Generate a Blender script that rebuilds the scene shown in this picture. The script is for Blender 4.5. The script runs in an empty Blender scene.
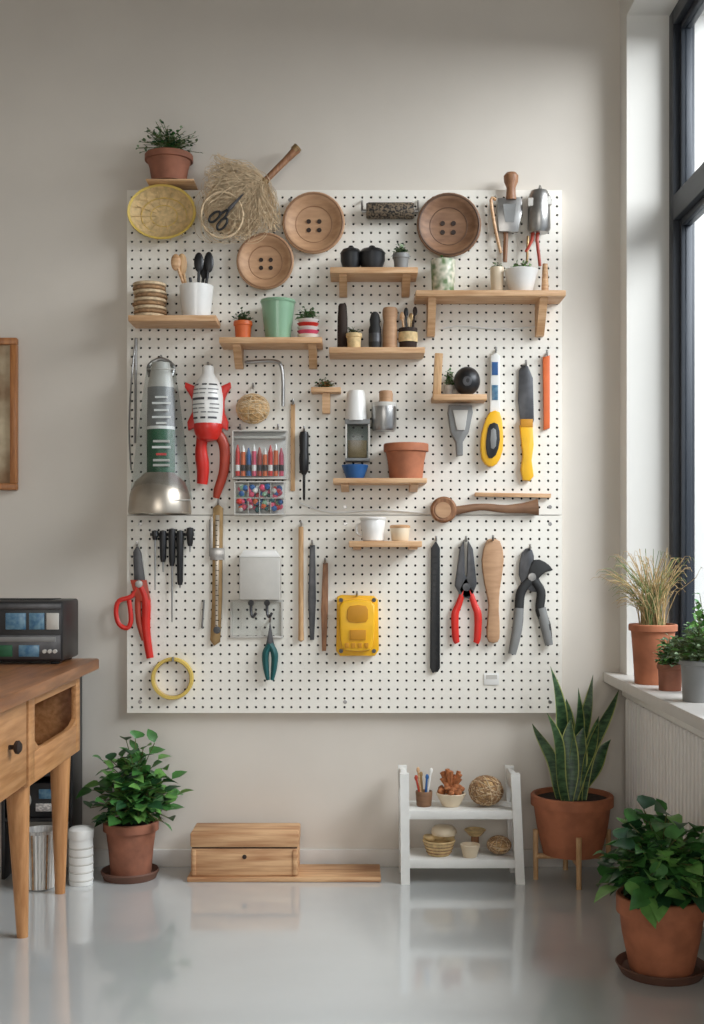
import bpy, bmesh, math, random
from mathutils import Vector, Matrix
random.seed(7)
R=random.random
def U(a,b): return a+(b-a)*R()
CAMD=4.0; EYE=1.04
# wall drawing scale: 300 units per metre on the back wall plane
def K(o): return (CAMD-o)/1200.0
def X(p,o=0): return (p-352)*K(o)
def Z(p,o=0): return EYE-(p-554)*K(o)
def FL(o): return 554+EYE*1200/(CAMD-o)
def lin(c):
    r=[]
    for v in c:
        v/=255.0
        r.append(v/12.92 if v<=0.04045 else ((v+0.055)/1.055)**2.4)
    return r
# ---------------- materials
def mat(name,rgb,rough=.5,metal=0,var=.12,scale=20,bump=0,stretch=(1,1,1),rgb2=None,coat=0,detail=4):
    m=bpy.data.materials.new(name); m.use_nodes=True
    nt=m.node_tree; b=nt.nodes['Principled BSDF']
    c=lin(rgb)
    if rgb2 is None:
        ca=[v*(1-var) for v in c]; cb=[min(1,v*(1+var)) for v in c]
    else: ca=c; cb=lin(rgb2)
    tc=nt.nodes.new('ShaderNodeTexCoord'); mp=nt.nodes.new('ShaderNodeMapping')
    mp.inputs['Scale'].default_value=stretch
    nz=nt.nodes.new('ShaderNodeTexNoise'); nz.inputs['Scale'].default_value=scale; nz.inputs['Detail'].default_value=detail
    rp=nt.nodes.new('ShaderNodeValToRGB')
    rp.color_ramp.elements[0].position=.35; rp.color_ramp.elements[1].position=.65
    rp.color_ramp.elements[0].color=(*ca,1); rp.color_ramp.elements[1].color=(*cb,1)
    L=nt.links
    L.new(tc.outputs['Object'],mp.inputs['Vector']); L.new(mp.outputs['Vector'],nz.inputs['Vector'])
    L.new(nz.outputs['Fac'],rp.inputs['Fac']); L.new(rp.outputs['Color'],b.inputs['Base Color'])
    b.inputs['Roughness'].default_value=rough; b.inputs['Metallic'].default_value=metal
    if coat: b.inputs['Coat Weight'].default_value=coat; b.inputs['Coat Roughness'].default_value=.08
    if bump:
        bp=nt.nodes.new('ShaderNodeBump'); bp.inputs['Strength'].default_value=bump; bp.inputs['Distance'].default_value=.004
        L.new(nz.outputs['Fac'],bp.inputs['Height']); L.new(bp.outputs['Normal'],b.inputs['Normal'])
    return m
def glassmat(name,rgb,fac=.15,rough=.05):
    m=bpy.data.materials.new(name); m.use_nodes=True; nt=m.node_tree
    for n in list(nt.nodes): nt.nodes.remove(n)
    o=nt.nodes.new('ShaderNodeOutputMaterial'); mx=nt.nodes.new('ShaderNodeMixShader')
    t=nt.nodes.new('ShaderNodeBsdfTransparent'); g=nt.nodes.new('ShaderNodeBsdfGlossy'); 
    t.inputs['Color'].default_value=(*lin(rgb),1); g.inputs['Roughness'].default_value=rough
    g.inputs['Color'].default_value=(.9,.9,.9,1)
    mx.inputs['Fac'].default_value=fac
    nt.links.new(t.outputs[0],mx.inputs[1]); nt.links.new(g.outputs[0],mx.inputs[2]); nt.links.new(mx.outputs[0],o.inputs[0])
    return m
M={}
M['wall']=mat('plaster_wall',(213,205,194),.85,var=.035,scale=2.5,bump=.03)
M['wallw']=mat('white_plaster',(224,221,214),.8,var=.02,scale=3)
M['ceil']=mat('ceiling_paint',(162,155,146),.9,var=.02,scale=2)
M['floor']=mat('polished_concrete',(200,203,202),.10,var=.06,scale=1.8,bump=.01,coat=1.0)
M['base']=mat('painted_trim',(212,207,200),.6,var=.02)
M['peg']=mat('white_hardboard',(236,231,220),.5,var=.02,scale=6)
M['pegshade']=mat('hole_shade_backing',(22,19,18),.9)  # near-black sheet: paints in the shade seen through the peg holes
M['frame']=mat('dark_window_metal',(44,48,54),.45,metal=.2,var=.05)
M['glass']=glassmat('window_glass',(240,244,248),.04,.02)
M['clear']=glassmat('clear_plastic',(246,247,247),.012,.35)
M['cone']=glassmat('clear_cone',(238,241,241),.035,.3)
M['jar']=glassmat('jar_glass',(205,212,210),.05,.25)
M['shelf']=mat('pine_shelf',(196,150,106),.5,scale=9,stretch=(1,8,12),rgb2=(222,182,140),bump=.08,detail=7)
M['wood']=mat('light_wood',(184,138,96),.5,scale=9,stretch=(1,9,14),rgb2=(216,176,134))
M['rustic']=mat('rustic_pine',(170,120,80),.6,scale=5,stretch=(1,9,14),rgb2=(214,172,128),bump=.2,detail=8)
M['woodv']=mat('light_wood_upright',(190,146,100),.5,scale=16,stretch=(9,9,1.2),rgb2=(212,174,130))
M['wbrown']=mat('brown_wood',(122,82,54),.5,scale=14,stretch=(8,8,1.5),rgb2=(158,112,78))
M['bowl']=mat('turned_wood',(172,132,98),.6,scale=14,stretch=(1,3,5),rgb2=(190,150,114),bump=.1)
M['bowlr']=mat('turned_wood_ring',(146,108,78),.6,scale=14)
M['bowld']=mat('dark_turned_wood',(116,82,58),.6,scale=14,stretch=(1,3,5),rgb2=(138,102,74))
M['bowldr']=mat('dark_turned_ring',(86,60,42),.6,scale=14)
M['holed']=mat('dark_hollow',(48,34,26),.8)
M['desk']=mat('oak_desk',(172,118,70),.45,scale=5,stretch=(14,1,14),rgb2=(202,148,98),bump=.1,detail=7)
M['deskv']=mat('oak_leg',(172,118,70),.45,scale=6,stretch=(12,12,1),rgb2=(200,146,96))
M['desktop']=mat('oak_desktop',(124,78,46),.36,scale=5,stretch=(12,1,8),rgb2=(162,108,68),bump=.1,detail=7)
M['desksh']=mat('desk_inner',(150,104,64),.6,scale=10,stretch=(9,1.2,9))
M['terra']=mat('terracotta',(170,104,72),.75,var=.16,scale=18,bump=.2,detail=7)
M['terrad']=mat('dark_terracotta',(142,90,68),.8,var=.2,scale=18,bump=.2,detail=7)
M['saucer']=mat('saucer_clay',(98,66,52),.7)
M['soil']=mat('soil',(48,36,28),.95,var=.4,scale=90,bump=.6)
M['l1']=mat('leaf_green',(64,114,54),.4,var=.25,scale=30)
M['l2']=mat('leaf_light',(104,152,76),.4,var=.2,scale=30)
M['l3']=mat('leaf_dark',(38,76,44),.4,var=.25,scale=30)
M['lg']=mat('leaf_sage',(122,142,106),.6,var=.2,scale=40)
M['herb']=mat('herb_green',(84,102,68),.6,var=.25,scale=40)
M['snake']=mat('snake_leaf',(30,56,36),.4,scale=16,stretch=(2,2,7),rgb2=(78,108,70))
M['snakey']=mat('snake_leaf_margin',(160,166,92),.45,var=.1)
M['stem']=mat('stem',(92,98,52),.6)
M['dry']=mat('dry_grass',(186,158,112),.8,var=.25,scale=60)
M['dryg']=mat('green_grass_blade',(116,128,76),.7,var=.25,scale=60)
M['white']=mat('white_ceramic',(232,230,225),.3,var=.02,coat=.3)
M['cream']=mat('cream_ceramic',(224,206,178),.4,var=.04)
M['mint']=mat('mint_enamel',(134,172,140),.35,var=.04,coat=.3)
M['yellowp']=mat('yellow_plastic',(236,178,28),.4,var=.05)
M['yellowd']=mat('dark_yellow_plastic',(196,134,16),.5,var=.05)  # darker yellow for sander details and knife collar
M['yellowb']=mat('yellow_enamel',(214,184,92),.5,var=.08)
M['tanb']=mat('tan_basket',(210,182,132),.7,var=.18,scale=60,bump=.4)
M['black']=mat('black_plastic',(26,26,28),.4,var=.1)
M['blackr']=mat('black_rubber',(38,38,38),.7,var=.15)
M['red']=mat('red_plastic',(206,44,34),.35,var=.06)
M['redd']=mat('red_brown_handle',(170,62,42),.4,var=.1)
M['orange']=mat('orange_plastic',(216,104,50),.45,var=.06)
M['steel']=mat('brushed_steel',(165,163,160),.32,metal=.9,var=.1,scale=40)
M['steeld']=mat('dark_steel',(84,84,86),.4,metal=.7,var=.15,scale=30)
M['galv']=mat('galvanised_dome',(176,166,152),.32,metal=.8,var=.15,scale=8)
M['brass']=mat('aged_brass',(158,130,90),.4,metal=.6,var=.2)
M['teal']=mat('teal_grip',(26,84,84),.45)
M['greenl']=mat('green_label',(26,84,52),.5,var=.1)
M['print']=mat('printed_sleeve',(234,230,224),.5,scale=120,stretch=(1,1,2.2),rgb2=(176,172,170),detail=0)
M['blue']=mat('blue_plastic',(40,92,150),.4)
M['blues']=mat('display_blue',(60,104,136),.3,rgb2=(110,146,164),scale=60)
M['pink']=mat('pink_plastic',(216,80,110),.4)
M['grey']=mat('grey_plastic',(128,128,126),.5,var=.06)
M['lgrey']=mat('light_grey_plate',(196,192,184),.45,var=.04)
M['twine']=mat('jute_twine',(196,160,112),.9,var=.25,scale=80,bump=.5)
M['fiber']=mat('raffia_fibre',(206,182,148),.9,var=.2,scale=60)
M['coaster']=mat('woven_coaster',(156,122,88),.9,var=.3,scale=90,bump=.5)
M['speck']=mat('speckled_roller',(30,26,24),.7,scale=160,rgb2=(120,104,84),detail=0)
M['pat']=mat('patterned_glaze',(222,216,196),.4,scale=45,rgb2=(104,128,84),detail=1)
M['rad']=mat('radiator_enamel',(238,233,226),.4,var=.02)
M['basket']=mat('white_woven',(222,220,214),.7,scale=30,stretch=(6,6,.6),rgb2=(170,168,166))
M['shw']=mat('white_painted_wood',(230,229,224),.5,var=.03)
M['cream2']=mat('art_paper',(206,190,160),.8,scale=8,rgb2=(150,120,90))
M['fwood']=mat('frame_wood',(150,94,50),.4,scale=12,stretch=(9,9,1.2),rgb2=(176,116,66))
M['bread']=mat('dried_botanicals',(170,106,64),.8,var=.3,scale=60,bump=.4)

# ---------------- mesh accumulator
def smooth(pts,n=6,closed=False):
    P=[Vector(p) for p in pts]; out=[]
    m=len(P)
    if m<3: return P
    rng=range(m if closed else m-1)
    for i in rng:
        p0=P[(i-1)%m] if closed or i>0 else P[0]
        p1=P[i]; p2=P[(i+1)%m]
        p3=P[(i+2)%m] if closed or i+2<m else P[m-1]
        for k in range(n):
            t=k/n
            out.append(.5*((2*p1)+(-p0+p2)*t+(2*p0-5*p1+4*p2-p3)*t*t+(-p0+3*p1-3*p2+p3)*t**3))
    if not closed: out.append(P[-1])
    return out
# single steel peg hook that carries a hanging tool: (x, y) on the board
HOOK={'twine_ball':[(253,388)],'pen_organiser':[(278,429),(240,429)],
'paint_scraper':[(496,352)],'filling_knife':[(526,365)],'orange_file':[(547,355)],'red_scissors':[(137,546)],'brass_caliper':[(218,504)],
'wooden_dowel':[(301,526)],'steel_rasp':[(312,545)],'wooden_chisel':[(325,563)],'yellow_sander':[(357,596)],'black_file':[(436,541)],
'red_pliers':[(466,541)],'wooden_paddle':[(493,540)],'pruning_shears':[(530,549)],'teal_side_cutter':[(270,622)],'wooden_ruler':[(293,404)],'screwdriver':[(304,431)]}
class Obj:
    def __init__(s,name): s.name=name; s.V=[]; s.F=[]; s.Mi=[]; s.mats=[]
    def mi(s,m):
        m=M[m] if isinstance(m,str) else m
        if m not in s.mats: s.mats.append(m)
        return s.mats.index(m)
    def add(s,vs,fs,m):
        b=len(s.V); s.V+= [tuple(v) for v in vs]; k=s.mi(m)
        for f in fs: s.F.append([b+i for i in f]); s.Mi.append(k)
    def addbm(s,bm,m):
        bm.verts.index_update()
        s.add([v.co.copy() for v in bm.verts],[[v.index for v in f.verts] for f in bm.faces],m); bm.free()
    def box(s,x0,x1,y0,y1,z0,z1,m,bev=.002,mtx=None):
        bm=bmesh.new(); bmesh.ops.create_cube(bm,size=1)
        for v in bm.verts:
            v.co=Vector(((x0+x1)/2+v.co.x*abs(x1-x0),(y0+y1)/2+v.co.y*abs(y1-y0),(z0+z1)/2+v.co.z*abs(z1-z0)))
        if bev: bmesh.ops.bevel(bm,geom=bm.edges[:],offset=min(bev,.45*min(abs(x1-x0),abs(y1-y0),abs(z1-z0))),segments=2,affect='EDGES',profile=.5)
        if mtx: bmesh.ops.transform(bm,matrix=mtx,verts=bm.verts)
        s.addbm(bm,m)
    def pbox(s,x0,y0,x1,y1,o0,o1,m,bev=.002,rot=0):
        mt=None
        if rot:
            c=Vector(((X(x0,o1)+X(x1,o1))/2,0,(Z(y0,o1)+Z(y1,o1))/2))
            mt=Matrix.Translation(c)@Matrix.Rotation(math.radians(rot),4,'Y')@Matrix.Translation(-c)
        s.box(X(x0,o1),X(x1,o1),-o1,-o0,Z(y1,o1),Z(y0,o1),m,bev,mt)
    def lathe(s,c,prof,m,axis='z',seg=32,mtx=None,fl=1):
        vs=[];fs=[];c=Vector(c)
        rings=[]
        for r,h in prof:
            if r<1e-6: rings.append([len(vs)]); vs.append((0,0,h))
            else:
                rings.append(list(range(len(vs),len(vs)+seg)))
                for i in range(seg):
                    a=2*math.pi*i/seg; vs.append((r*math.cos(a),r*math.sin(a),h))
        for a,b in zip(rings,rings[1:]):
            if len(a)==1 and len(b)==1: continue
            for i in range(seg):
                j=(i+1)%seg
                if len(a)==1: fs.append([a[0],b[i],b[j]])
                elif len(b)==1: fs.append([a[i],a[j],b[0]])
                else: fs.append([a[i],a[j],b[j],b[i]])
        out=[]
        for v in vs:
            v=Vector(v)
            if axis=='y': v=Vector((v.x,-v.z,v.y*fl))
            elif axis=='x': v=Vector((v.z,v.y,v.x))
            if mtx: v=mtx@v
            out.append(v+c)
        s.add(out,fs,m)
    def plathe(s,cx,prof,o,m,seg=32):
        k=K(o); s.lathe((X(cx,o),-o,0),[(r*k,Z(y,o)) for r,y in prof],m,'z',seg)
    def pdisc(s,cx,cy,o,prof,m,seg=36,mtx=None,fl=1):
        # profile (radius units, metres out from wall)
        k=K(o); s.lathe((X(cx,o),-o,Z(cy,o)),[(r*k,h) for r,h in prof],m,'y',seg,mtx,fl)
    def tube(s,pts,r,m,seg=8,closed=False,flat=1):
        P=[Vector(p) for p in pts]; n=len(P); vs=[];fs=[]
        rr=r if isinstance(r,(list,tuple)) else [r]*n
        if len(rr)!=n:
            q=len(rr)-1; r2=[]
            for i in range(n):
                t=i/(n-1)*q; a=min(q-1,int(t)); r2.append(rr[a]+(rr[a+1]-rr[a])*(t-a))
            rr=r2
        T=[]
        for i in range(n):
            a=P[(i-1)%n] if closed or i>0 else P[0]; b=P[(i+1)%n] if closed or i<n-1 else P[-1]
            t=(b-a); T.append(t.normalized() if t.length>1e-9 else Vector((0,0,1)))
        up=Vector((0,1,0)) if abs(T[0].y)<.9 else Vector((1,0,0))
        N=(up-T[0]*up.dot(T[0])).normalized()
        for i in range(n):
            N=(N-T[i]*N.dot(T[i])); N=N.normalized() if N.length>1e-6 else Vector((1,0,0))
            B=T[i].cross(N)
            for j in range(seg):
                a=2*math.pi*j/seg
                vs.append(P[i]+(N*math.cos(a)*flat+B*math.sin(a))*rr[i])
        for i in range(n if closed else n-1):
            k=(i+1)%n
            for j in range(seg):
                l=(j+1)%seg; fs.append([i*seg+j,i*seg+l,k*seg+l,k*seg+j])
        if not closed: fs.append(list(range(seg))[::-1]); fs.append([ (n-1)*seg+j for j in range(seg)])
        s.add(vs,fs,m)
    def ptube(s,pts,r,o,m,seg=8,closed=False,sm=0,flat=1):
        Q=[(X(p[0],p[2] if len(p)>2 else o),-(p[2] if len(p)>2 else o),Z(p[1],p[2] if len(p)>2 else o)) for p in pts]
        if sm: Q=smooth(Q,sm,closed)
        k=K(o); rr=[q*k for q in r] if isinstance(r,(list,tuple)) else r*k
        s.tube(Q,rr,m,seg,closed,flat)
    def ppoly(s,pts,o0,o1,m,bev=.0015,sm=0):
        if sm: pts=[(p.x,p.y) for p in smooth([(a,b,0) for a,b in pts],sm,True)]
        bm=bmesh.new(); vs=[bm.verts.new((X(a,o1),-o0,Z(b,o1))) for a,b in pts]
        f=bm.faces.new(vs); g=bmesh.ops.extrude_face_region(bm,geom=[f])
        nv=[e for e in g['geom'] if isinstance(e,bmesh.types.BMVert)]
        for v in nv: v.co.y=-o1
        if bev:
            ed=[e for e in bm.edges if all(abs(v.co.y+o1)<1e-6 for v in e.verts)]
            bmesh.ops.bevel(bm,geom=ed,offset=bev,segments=2,affect='EDGES',profile=.5)
        s.addbm(bm,m)
    def prism_x(s,yz,x0,x1,m):
        n=len(yz); vs=[(x0,y,z) for y,z in yz]+[(x1,y,z) for y,z in yz]
        s.add(vs,[list(range(n)),list(range(n,2*n))[::-1]]+[[i,(i+1)%n,n+(i+1)%n,n+i] for i in range(n)],m)
    def ball(s,c,r,m,sc=(1,1,1),seg=20,jit=0):
        bm=bmesh.new(); bmesh.ops.create_uvsphere(bm,u_segments=seg,v_segments=seg//2+2,radius=r)
        for v in bm.verts:
            j=1+U(-jit,jit); v.co=Vector((v.co.x*sc[0]*j+c[0],v.co.y*sc[1]*j+c[1],v.co.z*sc[2]*j+c[2]))
        s.addbm(bm,m)
    def leaf(s,b,d,L,W,m,droop=.3,seg=4,fold=.25,pw=.75,margin=None,tw=0,lean=None):
        b=Vector(b); d=Vector(d).normalized()
        up=Vector((0,0,1)) if abs(d.z)<.95 else Vector((0,-1,0))
        side=d.cross(up).normalized(); 
        if margin: side=(Vector((1,0,0))-d*d.x).normalized()
        side=Matrix.Rotation(tw,3,d)@side
        nrm=side.cross(d).normalized(); vs=[];fs=[];fy=[]
        cols=[-1,-.84,0,.84,1] if margin else [-1,0,1]
        nc=len(cols)
        for i in range(seg+1):
            t=i/seg; w=max(.02,math.sin(math.pi*min(1,max(0,t))**pw))*W/2
            if margin: w=W/2*(.55+.75*t if t<.6 else max(.02,(1-((t-.6)/.4)**2.0)))
            p=b+d*L*t+Vector((0,0,-droop*L*t*t))
            s2=side; n2=nrm
            if margin:
                q=Matrix.Rotation(tw*2.2*t,3,d); s2=q@side; n2=q@nrm
                p+=side*math.sin(t*7+tw*9)*.006
                if lean: p+=Vector(lean)*(t*t-t)
            for c in cols: vs.append(p+s2*w*c+n2*abs(c)*w*fold)
        for i in range(seg):
            for c in range(nc-1):
                f=[i*nc+c,i*nc+c+1,(i+1)*nc+c+1,(i+1)*nc+c]
                (fy if margin and c in(0,nc-2) else fs).append(f)
        base=len(s.V); s.add(vs,fs,m)
        if fy:
            k=s.mi(margin)
            for f in fy: s.F.append([base+i for i in f]); s.Mi.append(k)
    def finish(s,rest=None,ymax=None,ang=.7,xmax=None):
        for a,b in HOOK.get(s.name,[]):
            s.ptube([(a,b-2,.0322),(a,b,.045),(a,b-1,.068),(a,b-5,.07)],1.1,.05,'steel',6,sm=3)
        V=[Vector(v) for v in s.V]
        if rest is not None:
            zt=max(v.z for v in V); zb=min(v.z for v in V); q=(zt-rest)/(zt-zb)
            for v in V: v.z=zt-(zt-v.z)*q
        if ymax is not None:
            for v in V: v.y=min(v.y,ymax)
        if xmax is not None:
            for v in V: v.x=min(v.x,xmax)
        xs=[v.x for v in V]; ys=[v.y for v in V]; zs=[v.z for v in V]
        o=Vector(((min(xs)+max(xs))/2,(min(ys)+max(ys))/2,min(zs)))
        me=bpy.data.meshes.new(s.name); me.from_pydata([v-o for v in V],[],s.F)
        for m in s.mats: me.materials.append(m)
        for p,k in zip(me.polygons,s.Mi): p.material_index=k; p.use_smooth=True
        bm=bmesh.new(); bm.from_mesh(me); bmesh.ops.recalc_face_normals(bm,faces=bm.faces[:])
        for e in bm.edges:
            if len(e.link_faces)==2 and e.calc_face_angle(0)>ang: e.smooth=False
        bm.to_mesh(me); bm.free()
        ob=bpy.data.objects.new(s.name,me); ob.location=o; bpy.context.collection.objects.link(ob)
        return ob
def hemi(minz=.1):
    while True:
        v=Vector((U(-1,1),U(-1,1),U(minz,1)))
        if .2<v.length<1: return v.normalized()
def pot(o,cx,yt,yb,rt,rb,off,m='terra',rim=8,soil=True):
    o.plathe(cx,[(0,yb),(rb,yb),(rb+(rt*.9-rb)*.5,(yb+yt)/2),(rt*.9,yt+rim),(rt,yt+rim-.5),(rt,yt+.8),(rt*.97,yt),(rt*.88,yt),(rt*.86,yt+rim*.6),(rt*.84,yt+rim*.6+.2)],off,m)
    if soil: o.plathe(cx,[(0,yt+rim*.5),(rt*.87,yt+rim*.5)],off,'soil')
def cup(o,cx,yt,yb,rt,rb,off,m,seg=32,depth=.8):
    h=yb-yt
    o.plathe(cx,[(0,yb),(rb*.9,yb),(rb,yb-1),((rb+rt)/2,(yt+yb)/2),(rt,yt+.6),(rt*.97,yt),(rt*.88,yt),(rb*.85,yt+h*depth),(0,yt+h*depth)],off,m,seg)
def bush(o,c,rx,rz,n,L,W,mats,stemr=.0015,minz=.05,ry=None,leaves=3,droop=.35,pw=.75):
    c=Vector(c); ry=ry or rx
    for i in range(n):
        h=hemi(minz); q=U(.4,1)
        tip=c+Vector((h.x*rx*q,h.y*ry*q,h.z*rz*q))
        mid=(c+tip)/2+Vector((-h.x*rx*.15,-h.y*ry*.15,rz*.12))
        P=smooth([c,mid,tip],4); o.tube(P,stemr,'stem',5)
        for k in range(leaves):
            t=P[-1-min(len(P)-2,k*2)]
            d=Vector((h.x*.8+U(-.9,.9),h.y*.8+U(-.9,.9),U(-.1,.7)+h.z*.3))
            o.leaf(t,d,L*U(.7,1.15),W*U(.75,1.15),random.choice(mats),droop*U(.4,1.4),pw=pw,tw=U(-.6,.6))

# ================= ROOM
RX=.893; H=3.1; LX=-2.6; FY=-6.2
def room(name,boxes,m,bev=0):
    o=Obj(name)
    for b in boxes: o.box(*b,m,bev)
    return o.finish()
room('floor',[(LX-.2,1.25,FY-.2,.2,-.1,0)],'floor')
room('ceiling',[(LX-.2,1.25,FY-.2,.2,H,H+.1)],'ceil')
room('wall_back',[(LX-.2,1.25,0,.2,0,H)],'wall')
room('wall_left',[(LX-.2,LX,FY,0,0,H)],'wall')
room('wall_front',[(LX-.2,-1.7,FY-.2,FY,0,H),(1.0,1.25,FY-.2,FY,0,H),(-1.7,1.0,FY-.2,FY,0,.7),(-1.7,1.0,FY-.2,FY,2.6,H)],'wall')  # opening behind the camera added for frontal fill
room('wall_right',[(1.02,1.25,FY,0,0,.614),(RX,1.25,-.1,0,.647,H),(RX,1.25,FY,-.1,2.79,H),(RX,1.25,-3.3,-2.9,.647,2.79),(RX,1.25,FY,-5.7,.647,2.79)],'wallw')
room('window_sill',[(.837,1.24,FY+.05,-.002,.614,.647)],'base',.004)
room('baseboard_back',[(LX,1.015,-.014,-.0005,.0,.058)],'base',.003)
room('baseboard_left',[(LX,LX+.014,FY,-.02,.0,.058)],'base',.003)
def window(name,y0,y1):
    o=Obj(name); x0,x1=1.03,1.10; zb,zt=.648,2.788
    f=.05
    o.box(x0,x1,y0-f,y0,zb,zt,'frame',.003); o.box(x0,x1,y1,y1+f,zb,zt,'frame',.003)
    o.box(x0,x1,y1+f,y0-f,zb,zb+f,'frame',.003); o.box(x0,x1,y1+f,y0-f,zt-f,zt,'frame',.003)
    o.box(x0,x1,y1+f,y0-f,2.11,2.19,'frame',.003)
    n=3; w=(y0-y1-2*f)/n
    for i in range(1,n): yc=y0-f-i*w; o.box(x0,x1,yc-.03,yc+.03,zb+f,zt-f,'frame',.003)
    for i in range(n):
        a=y0-f-i*w-(.03 if i else 0); b=y0-f-(i+1)*w+(.03 if i<n-1 else 0)
        for za,zc in((zb+f,2.11),(2.19,zt-f)):
            g=.022
            o.box(x0+.02,x1-.015,a-g,a,za,zc,'frame',.003); o.box(x0+.02,x1-.015,b,b+g,za,zc,'frame',.003)
            o.box(x0+.02,x1-.015,b+g,a-g,za,za+g,'frame',.003); o.box(x0+.02,x1-.015,b+g,a-g,zc-g,zc,'frame',.003)
            o.box(1.062,1.067,b+g,a-g,za+g,zc-g,'glass',0)
    o.finish()
window('window_1',-.101,-2.899); window('window_2',-3.301,-5.699)
# unseen window behind camera, added to let frontal fill light in
o=Obj('fill_window')
for a,b in((-1.699,-1.63),(-.38,-.32),(.93,.999)): o.box(a,b,FY-.12,FY-.06,.701,2.599,'frame',.003)
for a,b in((.701,.77),(2.53,2.599),(1.9,1.96)):
    for p,q in((-1.63,-.38),(-.32,.93)): o.box(p,q,FY-.12,FY-.06,a,b,'frame',.003)
o.finish()
# radiator
o=Obj('radiator'); rx0=.93
o.box(rx0,.985,-1.55,-.06,.10,.585,'rad',.004)
y=-.075
while y>-1.53:
    o.box(.893,rx0+.002,y-.020,y,.118,.568,'rad',.006); y-=.036
o.box(.888,.99,-1.56,-.05,.572,.592,'rad',.004); o.box(.888,.99,-1.56,-.05,.095,.115,'rad',.004)
for yy in(-.2,-1.4): o.box(.93,.96,yy-.02,yy+.02,0,.1,'rad',.003)
for zz in(.2,.5): o.box(.985,1.019,-.9,-.85,zz,zz+.03,'steel',.002)
o.finish()

# ================= PEGBOARD
PB=.03
def panel(o,x0,x1,z0,z1,pitch=.0293,r=.0042):
    nx=round((x1-x0-.01)/pitch); nz=round((z1-z0-.01)/pitch)
    mx=((x1-x0)-nx*pitch)/2; mz=((z1-z0)-nz*pitch)/2
    yf=-PB; yb=-PB+.007; k=o.mi('peg')
    idx={}
    def g(i,j):
        if (i,j) not in idx:
            idx[(i,j)]=len(o.V); o.V.append((x0+mx+i*pitch,yf,z0+mz+j*pitch))
        return idx[(i,j)]
    def F(f): o.F.append(f); o.Mi.append(k)
    for i in range(nx):
        for j in range(nz):
            cx=x0+mx+(i+.5)*pitch; cz=z0+mz+(j+.5)*pitch
            a=len(o.V)
            for q in range(8): t=math.pi*(2*q+1)/8-math.pi; o.V.append((cx+r*math.cos(t),yf,cz+r*math.sin(t)))
            for q in range(8): t=math.pi*(2*q+1)/8-math.pi; o.V.append((cx+r*math.cos(t),yb,cz+r*math.sin(t)))
            A,B,C,D=g(i,j),g(i+1,j),g(i+1,j+1),g(i,j+1)
            F([A,B,a+2,a+1]); F([B,C,a+4,a+3]); F([C,D,a+6,a+5]); F([D,A,a+0,a+7])
            F([A,a+1,a+0]); F([B,a+3,a+2]); F([C,a+5,a+4]); F([D,a+7,a+6])
            for q in range(8): p=(q+1)%8; F([a+q,a+p,a+8+p,a+8+q])
    X0,X1,Z0,Z1=x0+mx,x1-mx,z0+mz,z1-mz
    o.box(x0,X0,yf,yb,z0,z1,'peg',0); o.box(X1,x1,yf,yb,z0,z1,'peg',0)
    o.box(X0,X1,yf,yb,z0,Z0,'peg',0); o.box(X0,X1,yf,yb,Z1,z1,'peg',0)
    o.box(x0+.003,x1-.003,yb,-.012,z0+.003,z1-.003,'pegshade',0)
    for a,b in((x0,x0+.002),(x1-.002,x1)): o.box(a,b,yb,-.0005,z0,z1,'peg',0)
    for a,b in((z0,z0+.002),(z1-.002,z1)): o.box(x0+.002,x1-.002,yb,-.0005,a,b,'peg',0)
o=Obj('pegboard')
panel(o,X(127,.03),X(562,.03),Z(514.7,.03),Z(190,.03)); panel(o,X(127,.03),X(562,.03),Z(713,.03),Z(515.5,.03))
for a,b in((140,200),(290,200),(440,200),(550,200),(140,507),(345,507),(550,507),(140,524),(345,524),(550,524),(140,702),(345,702),(550,702)):
    o.pdisc(a,b,.03,[(2.0,0),(1.8,.0005),(0,.0008)],'steel',12)
pg=o.finish(ang=.5)

E=.0312
def shelf(name,x0,x1,y0,t,depth=.13,br=(),m='shelf',bh=14):
    o=Obj(name); of=PB+depth
    o.pbox(x0,y0,x1,y0+t,E,of,m,.002)
    zb=Z(y0+t,of)
    for b in br:
        xa=X(b-4,of); xb=X(b+4,of); h=bh*K(of)
        o.prism_x([(-E,zb+.001),(-of+.02,zb+.001),(-of+.02,zb-.006),(-E-.03,zb-h),(-E,zb-h)],xa,xb,m)
    o.finish(); return Z(y0,of)+.0004
zC=shelf('wall_shelf',128,216,315,6,br=())
zD=shelf('wall_shelf',219,322,337,6,br=(236,312),bh=20)
zA=shelf('wall_shelf',330,418,267,6,br=(343,407),bh=16)
zE=shelf('wall_shelf',329,425,347,6,br=(),m='shelf')
zB=shelf('wall_shelf',416,566,290,6,br=(433,545),bh=34)
zF=shelf('wall_shelf',333,427,478,5,br=(345,415),bh=7)
zG=shelf('wall_shelf',349,422,541,6,br=(357,414),bh=3)
zH=shelf('wall_shelf',433,487,394,6,depth=.09,br=())
zI=shelf('wall_shelf',311,341,387,5,depth=.06,br=(326,),bh=20)
zT=Z(190,.03)
o=Obj('top_ledge'); o.box(X(146,.12),X(194,.12),-.125,-.0005,zT+.002,zT+.008,'shelf',.002); o.finish()

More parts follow.
